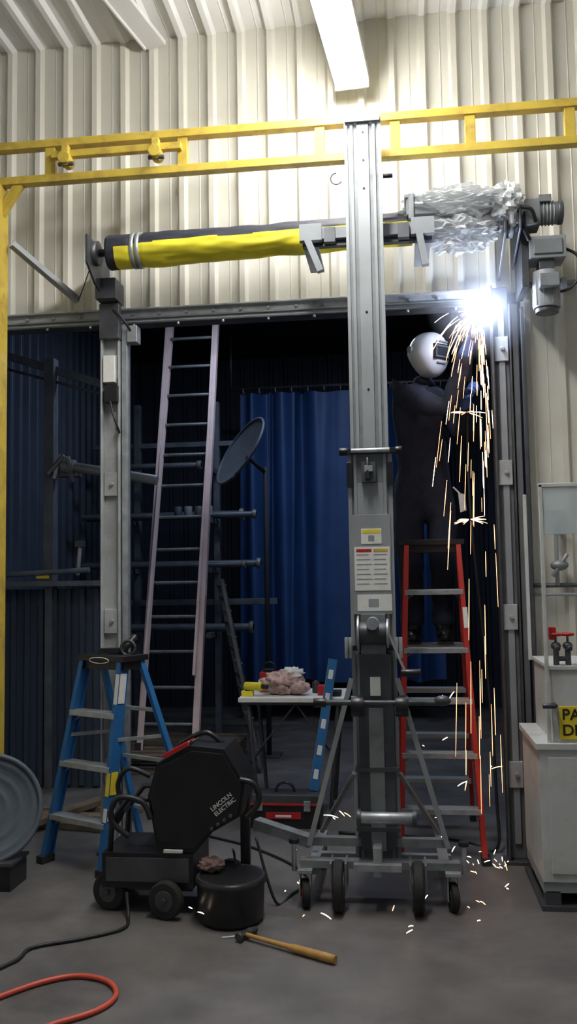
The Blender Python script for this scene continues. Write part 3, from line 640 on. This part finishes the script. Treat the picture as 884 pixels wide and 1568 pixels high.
es=[(0,1),(1,2),(2,3),(3,4),(4,5),(3,6),(6,7),(7,8),(8,9),(9,10),(3,11),(11,12),(12,13),(13,14),(14,15),(0,16),(16,17),(17,18),(18,19),(19,20),(0,21),(21,22),(22,23),(23,24),(24,25)]
rs=[.175,.165,.175,.17,.085,.065,.095,.075,.062,.056,.05,.095,.075,.062,.056,.05,.12,.105,.088,.08,.075,.12,.105,.088,.08,.075]
skin('body_workwear',vs,es,rs,[0],cloth)
def boot(x):
    b=B()
    b.sph((x,.42,1.185),(.05,.13,.045),blk,seg=24,rg=14); b.bx(x-.045,x+.045,.30,.55,1.145,1.160,rub); b.tube([(x,.50,1.16),(x,.505,1.22),(x,.51,1.30)],[.05,.052,.062],blk,18)
    b.done('boot',.004,P)
boot(.08); boot(.27)
F=V((.66,-.73,-.14)).normalized(); Rt=F.cross(V((0,0,1))).normalized(); U=Rt.cross(F)
hc=V((.20,.34,2.91))
def orient(o):
    o.matrix_world=Matrix(((F.x,-Rt.x,U.x,hc.x),(F.y,-Rt.y,U.y,hc.y),(F.z,-Rt.z,U.z,hc.z),(0,0,0,1)))
b=B()
def headf(p):
    q=p.copy()
    if q.z<0: q.x=q.x*(1-.15*abs(q.z))+.1*abs(q.z); q.y*=1-.32*abs(q.z)
    return q
b.sph((0,0,0),(.092,.074,.115),skinm,fn=headf)
b.sph((.092,0,-.012),(.02,.013,.022),skinm); b.sph((.078,0,-.062),(.012,.024,.007),redp)
for s2 in (-1,1):
    b.sph((.078,s2*.032,.01),(.012,.014,.009),labelw); b.sph((.088,s2*.032,.01),(.004,.006,.006),visor); b.sph((0,s2*.076,-.005),(.018,.008,.03),skinm)
b.sph((-.014,0,.02),(.096,.080,.110),cloth)
h=b.done('head',0,P); orient(h)
b=B()
def helmf(p):
    q=p.copy()
    if q.x>0: q.x=q.x**.55
    if q.z<0:
        k=-q.z; q.x=q.x*(1-.05*k)+.20*k if q.x>-.2 else q.x*(1-.45*k)+.10*k
        q.y*=1-.18*k
    return q
b.sph((.01,0,-.004),(.125,.118,.140),helm,seg=48,rg=32,fn=helmf)
b.box((.130,0,.010),(.024,.120,.090),blk,rot=(0,-4,0)); b.box((.1405,0,.012),(.008,.104,.072),aluD,rot=(0,-4,0)); b.box((.1445,0,.012),(.006,.090,.054),visor,rot=(0,-4,0))
b.box((.128,0,.072),(.014,.09,.008),grayp,rot=(0,-14,0)); b.box((.140,0,-.056),(.012,.07,.008),grayp)
for s2 in (-1,1):
    b.cyl((-.02,s2*.108,.02),(-.02,s2*.124,.02),.020,grayp,seg=18)
h=b.done('welding_helmet',0,P); orient(h)
def hand(name,w,f,n,side,m=glovem):
    w=V(w);f=V(f).normalized();n=V(n); n=(n-f*n.dot(f)).normalized(); s2=f.cross(n)*side
    vs=[];es=[];rs=[];roots=[]
    def chain(pts,rr):
        i0=len(vs); roots.append(i0)
        for k,p in enumerate(pts):
            vs.append(p); rs.append(rr[k]); 
            if k: es.append((i0+k-1,i0+k))
    chain([w-f*.09,w-f*.01,w+f*.03,w+f*.075],[.058,.036,(.042,.026),(.044,.022)])
    for k,(l,o) in enumerate(((.9,1.5),(1.,.5),(.95,-.5),(.78,-1.5))):
        p=w+f*.07+s2*o*.021; pts=[p]; 
        for L,a in ((.035*l,20),(.032*l,65),(.024*l,125),(.020*l,165)):
            a=math.radians(a); p=p+(f*math.cos(a)+n*math.sin(a))*L; pts.append(p)
        chain(pts,[.012,.0115,.011,.010,.009])
    p=w+f*.025+s2*.03; chain([p,p+s2*.022+f*.025+n*.012,p+s2*.022+f*.045+n*.038,p+s2*.006+f*.055+n*.055],[.014,.013,.012,.010])
    return skin(name,vs,es,rs,roots,m)
hand('glove_right',(.425,-.005,2.86),(.35,-.2,.9),(.8,.2,-.2),1)
hand('glove_left',(.42,.18,2.60),(.1,-.8,.6),(.7,.1,-.6),-1)
b=B(); b.tube([(.445,-.12,2.88),(.45,-.04,2.93),(.455,.04,2.96)],[.014,.015,.016],blk,12); b.cyl((.445,-.12,2.88),(.455,-.10,2.97),.010,galv); b.cyl((.455,-.10,2.97),(.495,-.088,3.02),.004,steelD,seg=8)
b.tube(smooth([(.455,.04,2.96),(.46,.14,2.85),(.43,.25,2.4),(.44,.26,1.8),(.50,.25,1.0),(.52,.15,.3),(.50,.1,.012),(.3,.3,.012),(-.4,.4,.012)],8),.009,cablem,8)
b.done('welding_torch',0,P)
b=B()
b.prism([(.375,.42,2.06),(.41,.40,2.05),(.42,.40,1.95),(.385,.42,1.94)],(.004,.01,0),labelw); b.cyl((.35,.47,2.10),(.39,.415,2.05),.006,labelw,seg=6); b.done('rag',0,P)
# ------------------------------------------------------------------ lights
def area(name,loc,rot,e,sx,sy,col):
    l=bpy.data.lights.new(name,'AREA'); l.shape='RECTANGLE'; l.size=sx; l.size_y=sy; l.energy=e; l.color=col
    o=bpy.data.objects.new(name,l); S.collection.objects.link(o); o.location=loc; o.rotation_euler=[math.radians(a) for a in rot]; return o
area('bay_fill_light',(-1.0,2.2,4.2),(0,0,0),30,1.2,.3,(.66,.79,1.))  # overhead fill added to lift the dark bay, no lamp seen there
area('bay_fill_light',(1.3,1.6,4.1),(0,25,0),16,1.2,.3,(.62,.76,1.))  # second added fill, so the worker shows against the dark
w=bpy.data.worlds.new('world'); S.world=w; w.use_nodes=True
bg=w.node_tree.nodes['Background']; bg.inputs[0].default_value=(.50,.62,.85,1); bg.inputs[1].default_value=.13
# ------------------------------------------------------------------ camera
yaw=math.radians(7); pitch=math.radians(4.3); roll=.016
fw=V((-math.sin(yaw)*math.cos(pitch),math.cos(yaw)*math.cos(pitch),math.sin(pitch)))
r0=V((math.cos(yaw),math.sin(yaw),0)); u0=r0.cross(fw); r=r0*math.cos(roll)-u0*math.sin(roll); up=r.cross(fw)
cd=bpy.data.cameras.new('camera'); cd.sensor_fit='VERTICAL'; cd.sensor_height=36; cd.lens=36*1358/1568.
co=bpy.data.objects.new('camera',cd); S.collection.objects.link(co)
co.matrix_world=Matrix(((r.x,up.x,-fw.x,0),(r.y,up.y,-fw.y,-5.1),(r.z,up.z,-fw.z,1.55),(0,0,0,1)))
S.camera=co
S.view_settings.view_transform='Standard'; S.view_settings.look='None'; S.view_settings.exposure=0
